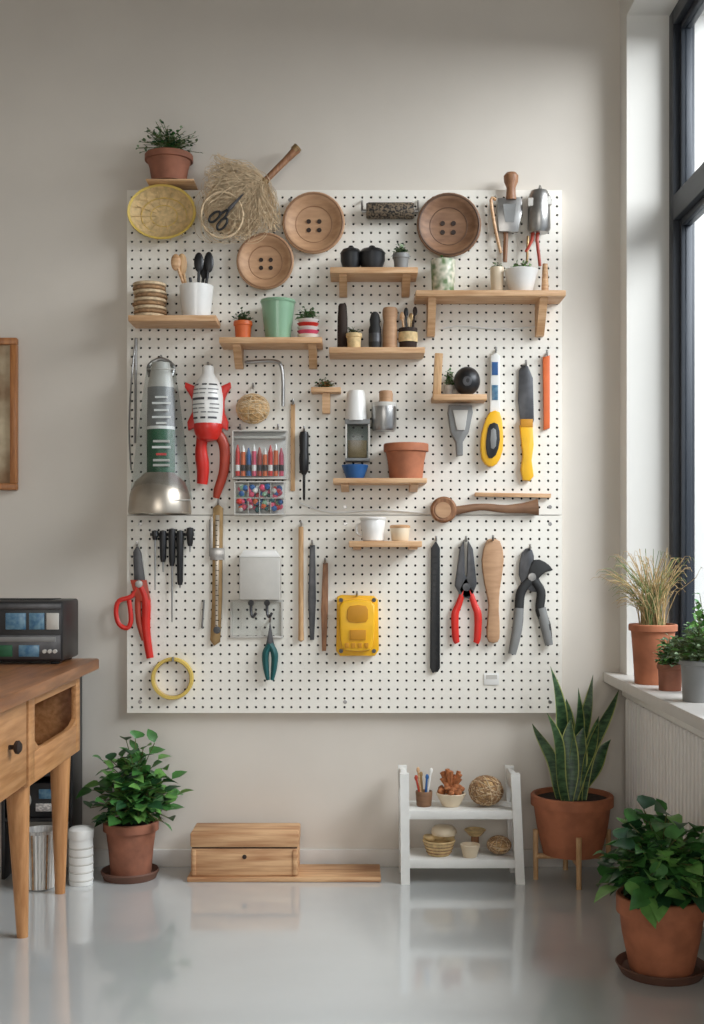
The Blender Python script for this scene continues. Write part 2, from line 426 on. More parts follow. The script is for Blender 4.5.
# ---- top row
o=Obj('potted_herb'); pot(o,169,157,186,24,17,.08,'terrad',7)
k=(X(169,.08),-.08,Z(160,.08)); bush(o,k,.115,.13,150,.018,.010,[M['herb'],M['l3'],M['lg'],M['l1']],.0009,.12,ry=.06,leaves=4)
o.finish(rest=zT+.0085,ymax=-.004)
o=Obj('yellow_colander')
prof=[(0,.012),(20,.014),(28,.026),(33,.05),(35.5,.054),(36,.05),(33.5,.044),(29,.016),(20,.003),(0,.002)]
D=Matrix.Diagonal((.95,1,.76,1))
o.pdisc(164,216,.034,prof[:4],'tanb',mtx=D)
o.pdisc(164,216,.034,prof[3:],'yellowb',mtx=D)
for i in range(14):
    a=2*math.pi*i/14
    P=[(164+q*.95*math.cos(a),216+q*.76*math.sin(a),.034+h+.001) for q,h in((8,.0125),(20,.015),(28,.027),(32.5,.05))]
    o.ptube(P,.4,.05,'tanb',5)
for rr,h in((14,.014),(24,.021)):
    o.ptube([(164+rr*.95*math.cos(a*.3142),216+rr*.76*math.sin(a*.3142),.034+h) for a in range(20)],.45,.05,'yellowb',5,closed=True)
o.finish()
# raffia whisk: strands fan out from the handle and droop to the lower left
o=Obj('raffia_whisk')
hx,hy=264,182
def W3(px,py,of): return Vector((X(px,of),-of,Z(py,of)))
o.ball(W3(234,206,.072),.03,'fiber',(3.3,.9,3.1),24,.06)
for i in range(620):
    a=U(-.12,1.0); ang=math.radians(196-128*a)   # fan from left to straight down
    L=U(.55,1.0)*(62-10*abs(a-.5))
    if a>.72: L*=.85
    ex=hx+L*math.cos(ang); ey=hy+L*math.sin(ang)
    mx=(hx+ex)/2+U(-10,8); my=(hy+ey)/2+U(-12,8)
    ex2=ex+U(-7,5); ey2=ey+U(-7,7); of=U(.065,.125)
    o.tube(smooth([W3(hx+U(-3,3),hy+U(-3,3),.085),W3(mx,my,of),W3(ex,ey,of),W3(ex2,ey2,of+U(-.01,.01))],3),.0009,'fiber',3)
for i in range(260):
    cx=U(212,255); cy=U(180,228); r=U(8,20); a0=U(0,6.28); of=U(.09,.125)
    o.tube(smooth([W3(cx+r*math.cos(a0+t*.6),cy+r*math.sin(a0+t*.6),of) for t in range(6)],2),.0007,'fiber',3)
o.ptube([(297,149,.06),(285,161,.065),(262,184,.085)],[4.4,3.4,3.2],.06,'wbrown',10,sm=3)
o.ptube([(298,147,.06),(294,151,.06)],4.6,.06,'brass',10)
o.ptube([(266,180,.083),(260,186,.086)],4.2,.085,'brass',10)
o.ptube([(222+21*math.cos(i*.3),215+23*math.sin(i*.3),.122) for i in range(21)],1.2,.11,'fiber',6,closed=True)
o.finish(ymax=-.0322)
def scissors(name,cx,cy,s,ang,mh,mb,off,ring=1):
    o=Obj(name); ca,sa=math.cos(ang),math.sin(ang)
    T=lambda u,v:(cx+(u*ca-v*sa)*s,cy+(u*sa+v*ca)*s)
    for sg in(-1,1):
        o.ppoly([T(*p) for p in((sg*-3.0,-2),(sg*-1,-34),(sg*1.2,-18),(sg*2.5,4),(sg*-1,6))],off,off+.003+(.003 if sg>0 else 0),mb,.0006)
        P=[(sg*1,2),(sg*4,14),(sg*3,20),(sg*4,30),(sg*9,34),(sg*13,28),(sg*12,18),(sg*8,13),(sg*5,15)]
        o.ptube([T(*p) for p in P],1.9*s,off+.004,mh,8,sm=4)
    o.pdisc(cx,cy,off+.006,[(2.2*s,0),(2*s,.002),(0,.002)],'steeld',10)
    o.finish()
scissors('black_scissors',229,209,.66,.75,'black','steeld',.134)
def button_bowl(name,cx,cy,r,m,mh):
    o=Obj(name)
    o.pdisc(cx,cy,.0325,[(0,0),(r*.55,0),(r*.8,.01),(r*.97,.03),(r,.038),(r*.97,.043),(r*.88,.042),(r*.78,.034),(r*.64,.022),(r*.5,.018),(r*.3,.017),(0,.0165)],m)
    for a,b in((-1,-1),(1,-1),(-1,1),(1,1)):
        o.pdisc(cx+a*r*.17,cy+b*r*.14,.0325+.016,[(r*.075,0),(r*.075,.0035),(0,.003)],'holed',12)
    o.pdisc(cx,cy,.0325,[(r*.58-.5,.0195),(r*.58,.0215),(r*.58+.6,.0205)],mh)
    o.pdisc(cx,cy,.0325,[(r*.965,.0425),(r*.93,.0445),(r*.895,.0425)],mh)
    o.finish()
button_bowl('wooden_button_bowl',314,226,31,'bowl','bowlr')
button_bowl('wooden_button_bowl',266,264,28.5,'bowl','bowlr')
button_bowl('wooden_button_bowl',448,228,32,'bowld','bowldr')
o=Obj('texture_roller')
o.lathe((X(390,.06),-.062,Z(211,.06)),[(0,-.078),(.024,-.078),(.027,-.07),(.027,.07),(.024,.078),(0,.078)],'speck','x',20)
o.ptube([(362,211,.06),(418,211,.06)],1.6,.06,'steel')
for a in(362,418): o.ptube([(a,211,.06),(a,203,.045),(a,201,.0325)],1.2,.05,'steel',6,sm=3)
o.finish()
o=Obj('hand_scraper')
o.plathe(511,[(0,173),(5,173),(7.5,176),(7,182),(4.5,188),(5,196),(5.5,200),(0,200)],.06,'wbrown',16)
o.ppoly([(498,198),(521,197),(523,208),(518,232),(499,231),(497,210)],.05,.066,'steel')
o.ptube([(506,230),(505,262)],[2.6,2.2],.05,'wbrown'); o.ptube([(496,200,.06),(491,200,.06),(496,232,.06),(501,253,.06)],1.6,.06,'wood',8,sm=3)
o.ppoly([(503,204),(516,204),(514,222),(505,222)],.066,.068,'grey',0)
o.finish()
o=Obj('grout_spreader')
o.plathe(539,[(0,191),(8,191),(11,197),(11.5,229),(9,233),(0,233)],.07,'steel',24)
o.ppoly([(528,198),(551,196),(552,204),(528,206)],.08,.098,'lgrey')
for a,b in((533,520),(538,534)): o.ptube([(a,232,.07),(a-1,240,.07),(b+6,b-520+252,.07)],[2,1.6],.06,'redd')
o.ptube([(528,236,.07),(527,262,.07)],1.3,.06,'brass')
o.ptube([(539,192,.07),(540,186,.05),(541,190,.0325)],1.2,.05,'steel',6,sm=3)
o.finish()
# shelf A
o=Obj('black_lidded_bowls')
for cx,r in((351,10.5),(372,13)): 
    o.plathe(cx,[(0,266),(r*.7,266),(r,258),(r,253),(r*1.05,252),(r*.8,249),(r*.3,247.5),(r*.2,246),(0,246)],.1,'black',24)
o.finish(rest=zA)
def smallpot(name,cx,yt,yb,rt,rb,rest,off=.095,m='terra',fr=.04,fh=.06,n=25,L=.014,W=.009,mats=('l1','l2')):
    o=Obj(name); pot(o,cx,yt,yb,rt,rb,off,m,4)
    bush(o,(X(cx,off),-off,Z(yt+2,off)),fr,fh,n,L,W,[M[q] for q in mats],.0008,.1,leaves=3)
    o.finish(rest=rest,ymax=-.033)
smallpot('potted_succulent',401,252,266,8.5,6.5,zA,m='grey',fr=.033,fh=.035,n=34,mats=('l3','lg'))
# shelf B
o=Obj('patterned_cup'); cup(o,443,260,290,12.5,11,.095,'pat'); 
bush(o,(X(443,.095),-.095,Z(270,.095)),.03,.05,14,.014,.01,[M['l1'],M['l2']],.0008)
o.finish(rest=zB)
o=Obj('white_planter_bowl'); cup(o,521,269,290,17,11,.1,'white'); 
o.plathe(521,[(0,272),(14,272)],.1,'soil'); bush(o,(X(521,.1),-.1,Z(272,.1)),.055,.035,60,.014,.008,[M['l2'],M['lg']],.0008,.1)
o.finish(rest=zB,ymax=-.033)
o=Obj('small_white_bowl'); cup(o,497,267,290,7,6,.09,'cream'); bush(o,(X(497,.09),-.09,Z(269,.09)),.02,.02,12,.012,.008,[M['l2'],M['lg']],.0008,.1); o.finish(rest=zB)
o=Obj('tapered_peg'); o.plathe(545,[(0,290),(4,290),(2.5,264),(0,264)],.07,'wood',12); o.finish(rest=zB)
# shelf C
o=Obj('coaster_stack')
for i in range(9):
    y=314-i*3.4; dx=U(-1.2,1.2)
    o.plathe(150+dx,[(0,y),(15.5,y),(16.5,y-.7),(16.5,y-2.2),(15.5,y-2.9),(0,y-2.9)],.095,'coaster' if i%2 else 'fiber',28)
o.finish(rest=zC)
o=Obj('utensil_crock'); cup(o,196.5,284,315,17,14,.095,'white')
def spoon(o,x0,y0,x1,y1,r,m,off,hr=0,hs=1.4):
    o.ptube([(x0,y0,off),(x1,y1,off+.004)],r,off,m,8)
    if hr: 
        o.ball((X(x1,off),-off-.004,Z(y1,off)),hr*K(off),m,(1,.45,hs),14)
spoon(o,190,305,182,264,1.5,'woodv',.09,5.5,1.9); spoon(o,192,305,176,262,1.5,'wood',.1,5,1.6)
spoon(o,198,305,199,262,1.5,'black',.1,5,1.9); spoon(o,203,305,209,262,1.5,'black',.09,5,2.0)
spoon(o,200,305,204,270,1.5,'blackr',.08,4,2.0); spoon(o,195,305,190,276,1.4,'black',.11,0)
o.finish(rest=zC)
# shelf D
smallpot('potted_seedling',243,320,337,9.5,7.5,zD,m='orange',fr=.033,fh=.045,n=34,mats=('l3','herb'))
o=Obj('mint_mug'); cup(o,278,301,337,17,12.5,.095,'mint'); o.plathe(278,[(17.2,303.5),(17.9,302),(17.2,300.5),(16,300.5)],.095,'mint'); 
o.finish(rest=zD)
o=Obj('stacked_bowls')
for i,mm in enumerate(('white','pink','white','red','white')):
    y=337-i*3.4; o.plathe(308,[(0,y),(7,y),(11,y-4.6),(10.4,y-4.6),(6,y-1),(0,y-1)],.1,mm,28)
bush(o,(X(308,.1),-.1,Z(320,.1)),.036,.045,44,.014,.009,[M['herb'],M['l1']],.0008,.1)
o.finish(rest=zD)
# shelf E
o=Obj('dark_bottle'); o.plathe(342.5,[(0,347),(5,347),(5.3,345),(5,318),(4.2,306),(3.4,304),(0,304)],.09,'holed',18); o.finish(rest=zE)
smallpot('potted_moss',354,333,347,8,6.5,zE,off=.125,m='tanb',fr=.025,fh=.03,n=24,L=.01,W=.008,mats=('herb','l3'))
o=Obj('black_pepper_mill'); o.plathe(375,[(0,347),(6.3,347),(6.3,328),(5,324),(5.5,319),(4,314),(2,312),(0,312)],.1,'blackr',20); o.plathe(375,[(6.5,340),(6.5,332)],.1,'steeld',20); o.finish(rest=zE)
o=Obj('wooden_peg'); o.plathe(390,[(0,347),(7.5,347),(7.5,330),(6.5,320),(7.6,315),(7.6,310),(6.5,308),(0,308)],.1,'bowl',20); o.finish(rest=zE)
o=Obj('brush_jar'); cup(o,408,327,347,9.5,8.5,.1,'holed')
o.plathe(408,[(9.7,340),(9.8,335),(9.7,331)],.1,'tanb',20)
for a,b,c2 in((402,312,'wood'),(406,308,'black'),(411,313,'brass'),(415,307,'holed'),(409,316,'fiber')):
    spoon(o,408+(a-408)*.4,340,a,b+4,1.1,c2,.1,2.4,1.8)
o.finish(rest=zE)
# shelf F
o=Obj('blue_dish'); cup(o,355,465,478,13.5,9,.1,'blue'); o.plathe(355,[(0,470),(10,468)],.1,'holed'); o.finish(rest=zF)
o=Obj('terracotta_pot'); pot(o,406,444,478,22.5,16.5,.1,'terra',8); o.finish(rest=zF)
# shelf G
o=Obj('white_mug'); cup(o,373,519,541,12.5,10.5,.1,'white'); o.ptube([(361,524,.1),(357,526,.1),(357,533,.1),(362,536,.1)],1.3,.1,'white',8,sm=4); o.plathe(373,[(13,520),(13.6,518.5),(12.8,517.5),(6,516.5),(0,516.2)],.1,'white'); o.finish(rest=zG)
o=Obj('cream_cup'); cup(o,400,527,541,10,8.5,.1,'cream'); o.plathe(400,[(10.2,528),(10.4,526),(9,525),(0,524.6)],.1,'wood'); o.finish(rest=zG)
# shelf H
o=Obj('black_twine_spool'); o.ball((X(467,.075),-.075,Z(380,.075)),13.2*K(.07),'black',(1,.95,1),24); 
o.pdisc(467,380,.105,[(4.5,.003),(4.5,.010),(3.4,.011),(0,.009)],'steeld',16); o.finish(rest=zH)
smallpot('potted_succulent',449,384,394,5,4,zH,off=.055,m='lgrey',fr=.016,fh=.06,n=30,L=.014,W=.009,mats=('lg','l1'))
o=Obj('dowel_block'); o.pbox(434,353,442,394,.08,.10,'woodv',.002,rot=3); o.finish(rest=zH)
o=Obj('herb_sprig'); bush(o,(X(326,.05),-.055,Z(387,.05)),.04,.03,60,.010,.007,[M['bread'],M['herb'],M['l1']],.0008,.05); o.finish(rest=zI,ymax=-.033)
# ---- middle
o=Obj('dome_shade_bottle')
o.plathe(160,[(31,514),(31.5,511),(30,495),(25,482),(17,475),(15,473),(0,473)],.14,'galv',40)
o.plathe(160,[(31,514),(30,513),(28,496),(22,483),(0,476)],.14,'galv',40)
o.plathe(161,[(0,475),(14,475),(14,430)],.12,'greenl',24)
o.plathe(161,[(14,430),(14,427)],.12,'white',24)
o.plathe(161,[(13.8,427),(13.4,388)],.12,'grey',24); o.plathe(161,[(13.4,388),(11,374),(9,368),(9,363),(0,362)],.12,'lgrey',24)
for yy,wd in((396,6),(402,9),(409,7),(416,9),(422,5)): o.pbox(161-wd,yy,161+wd,yy+2,.155,.1675,'white',0)
for yy,wd,mm in((440,8,'lgrey'),(446,9,'white'),(453,5,'red'),(459,8,'lgrey'),(464,8,'lgrey')): o.pbox(161-wd,yy,161+wd,yy+2.2,.155,.168,mm,0)
o.plathe(161,[(31,500),(25,450),(18,395),(14,368),(10,360)],.13,'cone',32)
for r,y in((31,500),(14.5,369)): o.ptube([(161+r*math.cos(t*.2618),y,.13-r*.0032*math.sin(t*.2618)) for t in range(24)],.5,.13,'lgrey',5,closed=True)
o.ptube([(150,376,.1),(149,366,.09),(161,359,.09),(173,366,.09),(172,376,.1)],2.2,.1,'steel',8,sm=4)
o.ptube([(161,360,.09),(161,356,.06),(161,358,.0325)],1.4,.09,'steel',6)
o.finish(ymax=-.0322)
o=Obj('curved_wire'); o.ptube([(131,470,.05),(129,430,.05),(131,385,.045),(135,345,.04)],.9,.04,'steel',6,sm=5); o.finish()
o=Obj('packaged_pruner')
of=.078
pr=[(0,366),(5,366),(6,369),(6,374),(10,380),(14,388),(15.5,398),(15.5,408),(14.5,420),(12.5,430)]
o.plathe(208,pr,of,'white',28)
def rad(y):
    for (r0,a),(r1,b) in zip(pr,pr[1:]):
        if a<=y<=b and b>a: return r0+(r1-r0)*(y-a)/(b-a)
    return 12
for yy,h,m_ in((385,1.6,'steeld'),(390,1.2,'grey'),(394,1.2,'grey'),(399,2.4,'steeld'),(405,1.2,'grey'),(409,1.2,'grey'),(413,1.2,'grey'),(418,2.0,'steeld')):
    for a0,a1 in((200,236),(244,268),(278,318)):   # printed text lines wrap round the body
        vs=[];fs=[]; n=6; k=K(of); A0=a0+U(-6,6); A1=a1+U(-6,6)
        for j in range(n+1):
            a=math.radians(A0+(A1-A0)*j/n)
            for q in(0,1):
                y=yy+q*h; r=(rad(y)+.25)*k; vs.append((X(208,of)+r*math.cos(a),-of+r*math.sin(a),Z(y,of)))
        for j in range(n): fs.append([2*j,2*j+1,2*j+3,2*j+2])
        o.add(vs,fs,m_)
for a,b in((195,185),(221,230)):
    sg=1 if b>a else -1
    o.ppoly([(a,386),(b,382),(b+sg*.5,387),(b-sg*4,394),(a+sg*3,400),(a+sg*3,412),(b-sg*2,422),(b-sg*3,430),(a-sg*3,426),(a+sg*0,405)],.06,.084,'red',.004)
o.plathe(208,[(12.5,430),(14,424),(14.5,428),(13,434),(9,440),(0,442)],of,'red',24)
o.ptube([(203,434,.07),(201,450,.062),(203,470,.055),(202,484,.052)],[6.5,5.5,6.8,6,5.4],.055,'red',12,sm=4,flat=.75)
o.ptube([(215,430,.07),(224,445,.06),(224,470,.055),(218,490,.052),(216,498,.05)],[5,5.4,5,4.4,3],.055,'redd',12,sm=4,flat=.75)
o.ptube([(208,368,.078),(208,363,.06),(208,366,.0335)],1.4,.06,'steel',6,sm=3)
o.finish()
o=Obj('twine_ball'); c=Vector((X(253,.06),-.068,Z(409,.06))); o.ball(c,.043,'twine',(1.22,.75,1),20)
for i in range(46):
    ax=hemi(-1); a=ax.cross(Vector((0,0,1))).normalized(); b=ax.cross(a); PP=[]
    for t in range(15):
        v=a*math.cos(t*.42)+b*math.sin(t*.42); PP.append(c+Vector((v.x*.0545,v.y*.0335,v.z*.049)))
    o.tube(PP,.0018,'fiber' if i%2 else 'twine',5,closed=True)
o.finish(ymax=-.0322)
def organiser(name,x0,y0,x1,y1,cols):
    o=Obj(name); w=1.4
    o.pbox(x0,y0,x1,y1,.0322,.036,'white',.001)
    o.pbox(x0,y0,x1,y0+w,.036,.075,'lgrey',.001); o.pbox(x0,y1-w,x1,y1,.036,.075,'lgrey',.001)
    for a in(x0,x1-w): o.pbox(a,y0+w,a+w,y1-w,.071,.075,'lgrey',0)
    o.pbox(x0,y0+w,x0+.6,y1-w,.036,.071,'clear',0); o.pbox(x1-.6,y0+w,x1,y1-w,.036,.071,'clear',0)
    o.pbox(x0+w,y0+w,x1-w,y1-w,.0735,.075,'clear',0)
    if cols:
        n=len(cols); p=(x1-x0-6)/n
        for i,c in enumerate(cols):
            cx=x0+3+p*(i+.5); top=y0+12+U(0,6)
            o.ptube([(cx,y1-3,.062),(cx,top+7,.062)],p*.44,.062,c,8); o.ptube([(cx,top+7,.062),(cx,top,.062)],[p*.42,p*.1],.062,'white' if i%2 else c,8)
            o.ptube([(cx,y1-8,.062),(cx,y1-14,.062)],p*.47,.062,'black' if i%3 else 'white',8)
        o.pbox(x0+w,y0+6,x1-w,y0+8.5,.036,.068,'lgrey',.001)
    else:
        for r in range(2):
            for c in range(4):
                cx=x0+3+(x1-x0-6)*(c+.5)/4; cy=y0+4+(y1-y0-8)*(r+.5)/2
                for q in range(11): o.ball((X(cx+U(-4.5,4.5),.06),-.06+U(-.008,.008),Z(cy+U(-5,5.5),.06)),U(2,3.4)*K(.05),random.choice(['red','pink','blue','white','mint','orange','teal','lgrey','pink','blue']),(1,.8,1),8)
        for c in range(1,4):
            cx=x0+3+(x1-x0-6)*c/4; o.pbox(cx-.4,y0+w,cx+.4,y1-w,.036,.0725,'lgrey',0)
        o.pbox(x0+w,(y0+y1)/2-.5,x1-w,(y0+y1)/2+.5,.036,.0725,'lgrey',0)
    o.finish()
organiser('pen_organiser',232,430,287,479,['red','orange','blue','pink','redd','orange','red','orange','pink'])
organiser('bead_organiser',234,481,285,515,None)
o=Obj('bent_hook_rod'); o.ptube([(247,362,.05),(274,361,.055),(281,366,.055),(283,380,.055),(283,406,.055)],1.8,.05,'steel',8,sm=4); o.ptube([(247,362,.05),(246,362,.0335)],1.6,.05,'steel'); o.finish()
o=Obj('thin_metal_rod'); o.ptube([(136,338),(135,443)],[1.5,1.2],.04,'steel'); o.finish()
o=Obj('wooden_ruler'); o.pbox(290.5,404,295,491,.0322,.037,'woodv',.001); o.finish()
o=Obj('screwdriver'); o.plathe(304,[(0,431),(4,432),(4.8,436),(4.4,452),(5,458),(4.6,470),(2.5,474),(1.4,475),(1.2,499),(0,501)],.05,'black',14); o.finish()
# jars centre
o=Obj('spice_dispenser')
o.plathe(356,[(0,391),(8,391),(9,394),(11,419),(11,421),(0,421)],.07,'white',24)
o.pbox(346,421,369,460,.04,.095,'jar',.003); o.pbox(348,440,367,458,.045,.09,'brass',.003); o.pbox(345,419,370,424,.035,.098,'grey',.002)
for a in(345,368): o.pbox(a,424,a+2,460,.09,.096,'lgrey',.001)
o.pbox(345,458,370,461,.035,.098,'grey',.002)
o.finish()
o=Obj('cork_top_jar')
o.plathe(386,[(0,391),(6,391),(7,394),(6.5,404),(0,404)],.075,'bowl',20); o.plathe(384,[(12,404),(12.5,407),(12.5,428),(11,431),(0,431)],.075,'steel',24); o.plathe(384,[(0,403),(12.5,403),(12.5,407)],.075,'lgrey',24)
o.finish()
o=Obj('grey_clamp'); o.ppoly([(449,405),(472,405),(473,412),(469,432),(463,442),(463,455),(457,456),(456,442),(451,432),(448,412)],.04,.07,'grey',.004); o.ppoly([(453,410),(468,410),(465,430),(457,430)],.07,.075,'lgrey',.002)
o.ptube([(460,408,.05),(460,406,.04),(460,406,.0335)],1.2,.05,'steel',6,sm=3); o.finish()
o=Obj('paint_scraper'); o.ppoly([(491,356),(495,352),(500,356),(500,410),(498,420),(491,420),(490,410)],.035,.05,'white',.002)
o.ppoly([(492,362),(498,362),(498,375),(492,375)],.05,.052,'blue',.0005); o.ppoly([(492,385),(498,385),(498,400),(492,400)],.05,.052,'blues',.0005)
o.ppoly([(490,412),(500,412),(503,428),(503,450),(497,464),(489,466),(482,458),(481,440),(484,425)],.035,.062,'yellowp',.005,sm=2)
o.ppoly([(490,424),(498,424),(500,440),(496,455),(489,458),(486,448),(487,434)],.062,.066,'black',.002,sm=2); o.ppoly([(491,430),(496,430),(496,446),(491,448)],.066,.068,'grey',.001,sm=2); o.finish()
o=Obj('filling_knife'); o.ppoly([(519,370),(523,365),(528,366),(533,378),(534,420),(532,426),(521,426),(518,400)],.036,.040,'steeld',.001)
o.ppoly([(520,425),(533,425),(534,445),(532,460),(534,476),(530,481),(523,480),(521,470),(523,455)],.034,.054,'yellowp',.005); o.ppoly([(521,419),(533,419),(533,427),(521,427)],.034,.056,'yellowd',.002); o.finish()
o=Obj('orange_file'); o.ppoly([(543,357),(550,355),(550,428),(544,430)],.033,.045,'orange',.003); o.finish()
# mallet row
o=Obj('thin_batten'); o.pbox(475,493,551,497,.0325,.05,'wood',.001,rot=1.0); o.finish()
o=Obj('wooden_mallet'); o.pdisc(443,510,.033,[(0,0),(11,0),(13,.01),(13,.035),(11,.042),(7,.04),(0,.038)],'wbrown',28)
o.pdisc(443,510,.07,[(8,.004),(8,.0065),(5,.006),(0,.005)],'bowl',20)
o.ptube([(454,511,.05),(480,507,.05),(505,509,.05),(525,508,.05),(538,507,.05)],[4.5,3.5,4,5.5,8.5],.05,'bowld',12,sm=5,flat=.6); o.finish()
# wires
o=Obj('white_cable'); o.ptube([(440,329,.036),(460,326,.034),(500,329,.034),(540,326,.034)],.9,.034,'white',6,sm=5); o.finish()
o=Obj('white_cable'); o.ptube([(300,503,.034),(330,512,.035),(380,510,.034),(426,513,.034)],.9,.034,'white',6,sm=6); o.finish()
# ---- lower panel
o=Obj('red_scissors')
o.ppoly([(133,552),(137,545),(141,553),(146,590),(140,596),(134,580)],.036,.046,'steeld',.001); o.ppoly([(139,552),(143,560),(143,592),(133,594)],.036,.042,'steel',.001)
o.ppoly([(130,580),(146,580),(150,600),(136,602)],.036,.05,'redd',.003)
o.ptube([(139,583,.042),(146,600,.042),(146,630,.042),(150,658,.042)],[4.2,4.6,4.4,3.6],.042,'red',12,sm=4,flat=.7)
o.ptube([(142,583,.042),(138,600,.042),(139,622,.042),(144,640,.042)],[3.6,3.2,3,2.6],.042,'redd',12,sm=4,flat=.7)
o.ptube([(139,583,.045),(132,596,.045),(119,601,.045),(116,612,.045),(119,624,.045),(127,628,.045),(131,620,.045),(129,600,.045)],2.4,.045,'red',10,sm=4,flat=.7)
o.pdisc(139,584,.05,[(4,0),(3.6,.003),(0,.004)],'steel',14)
o.finish()
o=Obj('awl_set')
for cx,y0,y1,y2 in((155,530,540,590),(163,530,562,572),(172,528,566,622),(180,530,585,588),(190,527,546,552)):
    o.plathe(cx,[(0,y0),(3.4,y0+1),(3.8,y0+6),(3,y1-4),(2.2,y1),(0,y1)],.047,'black',12); o.ptube([(cx,y1),(cx,y2)],[1.1,.6],.047,'steel',6)
o.pbox(150,533,194,536,.0325,.041,'blackr',.001)
o.finish()
o=Obj('brass_caliper'); o.ppoly([(213,508),(218,504),(223,508),(222,600),(220,642),(214,646),(210,640),(212,600)],.034,.042,'brass',.0015); o.ppoly([(209,520),(213,516),(213,560),(209,556)],.034,.04,'steel',.001); 
o.ppoly([(215.5,515),(219.5,515),(218,632),(214.8,632)],.042,.0445,'galv',.0008)
for i in range(22): o.pbox(215.6,520+i*5,217.4 if i%5 else 219,520.8+i*5,.0445,.0449,'holed',0)
o.pbox(210,548,224,560,.034,.047,'steel',.001)
o.pdisc(217,630,.043,[(3.8,0),(3.5,.003),(0,.004)],'steeld',14); o.ptube([(204,600),(202,628)],1,.037,'steel',6); o.finish()
o=Obj('wall_dispenser')
o.pbox(239,557,280,600,.035,.10,'lgrey',.005); o.ppoly([(239,557),(244,550),(275,550),(280,557)],.035,.098,'white',.001)
o.pbox(230,600,283,638,.0325,.036,'clear',.001)
for a,b,c_,d in((230,600,283,602),(230,636,283,638),(230,602,232,636),(281,602,283,636)): o.pbox(a,b,c_,d,.0325,.039,'lgrey',.0005)
for a in(251,267): o.ptube([(a,600,.07),(a,612,.07),(a+2,617,.075),(a+5,613,.08)],1.4,.07,'steeld',8,sm=4); o.pdisc(a,603,.075,[(3,0),(3,.004),(0,.005)],'black',12)
o.finish()
o=Obj('teal_side_cutter'); o.ppoly([(267,640),(270,622),(273,640),(275,648),(270,652),(265,648)],.044,.056,'steeld',.001)
for sg in(-1,1): o.ptube([(270,644,.055),(270+sg*4.5,654,.055),(270+sg*4,668,.055),(270+sg*2,680,.055)],[3,3.6,3.0,1.8],.045,'teal',8,sm=4)
o.finish()
o=Obj('wooden_dowel'); o.plathe(301,[(0,526),(2.5,527),(2.6,630),(3,640),(0,642)],.045,'woodv',10); o.finish()
o=Obj('steel_rasp'); o.ppoly([(310,545),(315,545),(316,600),(314,640),(310,640),(308,600)],.034,.040,'steeld',.001); o.finish()
o=Obj('wooden_chisel'); o.ppoly([(323,563),(328,563),(328,610),(326,651),(322,651),(321,610)],.034,.045,'wbrown',.001); o.finish()
o=Obj('yellow_sander')
o.ppoly([(337,597),(341,595),(374,596),(378,600),(379,650),(375,656),(340,656),(336,651)],.034,.06,'yellowp',.004)
o.ppoly([(343,601),(371,601),(375,615),(373,645),(366,651),(348,651),(341,645),(339,615)],.06,.088,'yellowp',.008,sm=2)
o.ppoly([(350,606),(366,606),(368,614),(366,622),(349,622),(347,614)],.088,.091,'yellowd',.002,sm=2)
o.ppoly([(350,630),(366,630),(366,640),(350,640)],.088,.094,'yellowd',.002)
for i in range(4): o.pbox(345+i*6.5,643,349+i*6.5,648,.08,.092,'yellowd',.001)
for a,b in((341,600),(374,600),(341,651),(374,651)): o.pdisc(a,b,.06,[(2.2,0),(2,.003),(0,.003)],'steeld',10)
o.finish()
o=Obj('black_file'); o.ppoly([(431,548),(436,541),(440,548),(440,668),(438,672),(432,672),(430,668)],.034,.042,'black',.0015)
for i in range(18): o.pbox(432.5,556+i*6,437.5,557.5+i*6,.042,.0432,'blackr',0)
o.finish()
def plier(name,cx,yt,yp,yb,mh,mhead,sp,head,hr=4):
    o=Obj(name)
    for p in head: o.ppoly(p,.034,.050,mhead,.002)
    o.pdisc(cx,yp,.05,[(4.2,0),(4,.003),(0,.004)],'steeld',14)
    for sg in(-1,1):
        o.ptube([(cx+sg*3,yp+3,.044),(cx+sg*8,yp+18,.044),(cx+sg*sp,yp+(yb-yp)*.5,.044),(cx+sg*sp*.95,yb-6,.044),(cx+sg*sp*.8,yb,.044)],[2.6,hr*.85,hr,hr*.9,hr*.7],.044,mh,10,sm=4,flat=.7)
    o.finish()
plier('red_pliers',466.5,540,587,643,'red','steeld',11.5,[[(460,548),(464,540),(465,575),(474,592),(469,599),(461,596),(455,586)],[(473,549),(468,540),(467,575),(459,590),(465,598),(472,596),(477,584)]])
o=Obj('wooden_paddle'); o.ppoly([(486,543),(490,539),(500,541),(504,560),(500,590),(499,610),(500,632),(498,642),(489,642),(487,630),(489,605),(485,585),(482,560)],.034,.055,'bowl',.005,sm=2); o.finish()
o=Obj('pruning_shears')
o.ppoly([(522,553),(530,548),(534,556),(534,572),(540,580),(536,592),(526,588),(519,575)],.034,.046,'steeld',.002,sm=2)
o.ppoly([(534,560),(545,562),(553,570),(546,572),(540,577),(534,584),(528,578)],.04,.052,'blackr',.002,sm=2)
o.pdisc(532,577,.05,[(4.5,0),(4,.004),(0,.005)],'steel',14)
o.ptube([(530,580,.045),(521,592,.045),(519,610,.045),(518,625,.045),(512,654,.045)],[4,4.8,4.6,4.8,3.6],.045,'blackr',12,sm=4,flat=.7)
o.ptube([(534,580,.045),(541,592,.045),(540,610,.045),(546,625,.045),(549,645,.045)],[4,4.6,4.6,4.8,3.6],.045,'blackr',12,sm=4,flat=.7)
o.ptube([(519,608,.046),(517,630,.046),(512,654,.046)],[4.9,5.2,4],.046,'grey',12,sm=3,flat=.7); o.ptube([(541,608,.046),(545,625,.046),(549,645,.046)],[4.8,5.2,4],.046,'grey',12,sm=3,flat=.7); o.finish()
o=Obj('yellow_tape_roll')
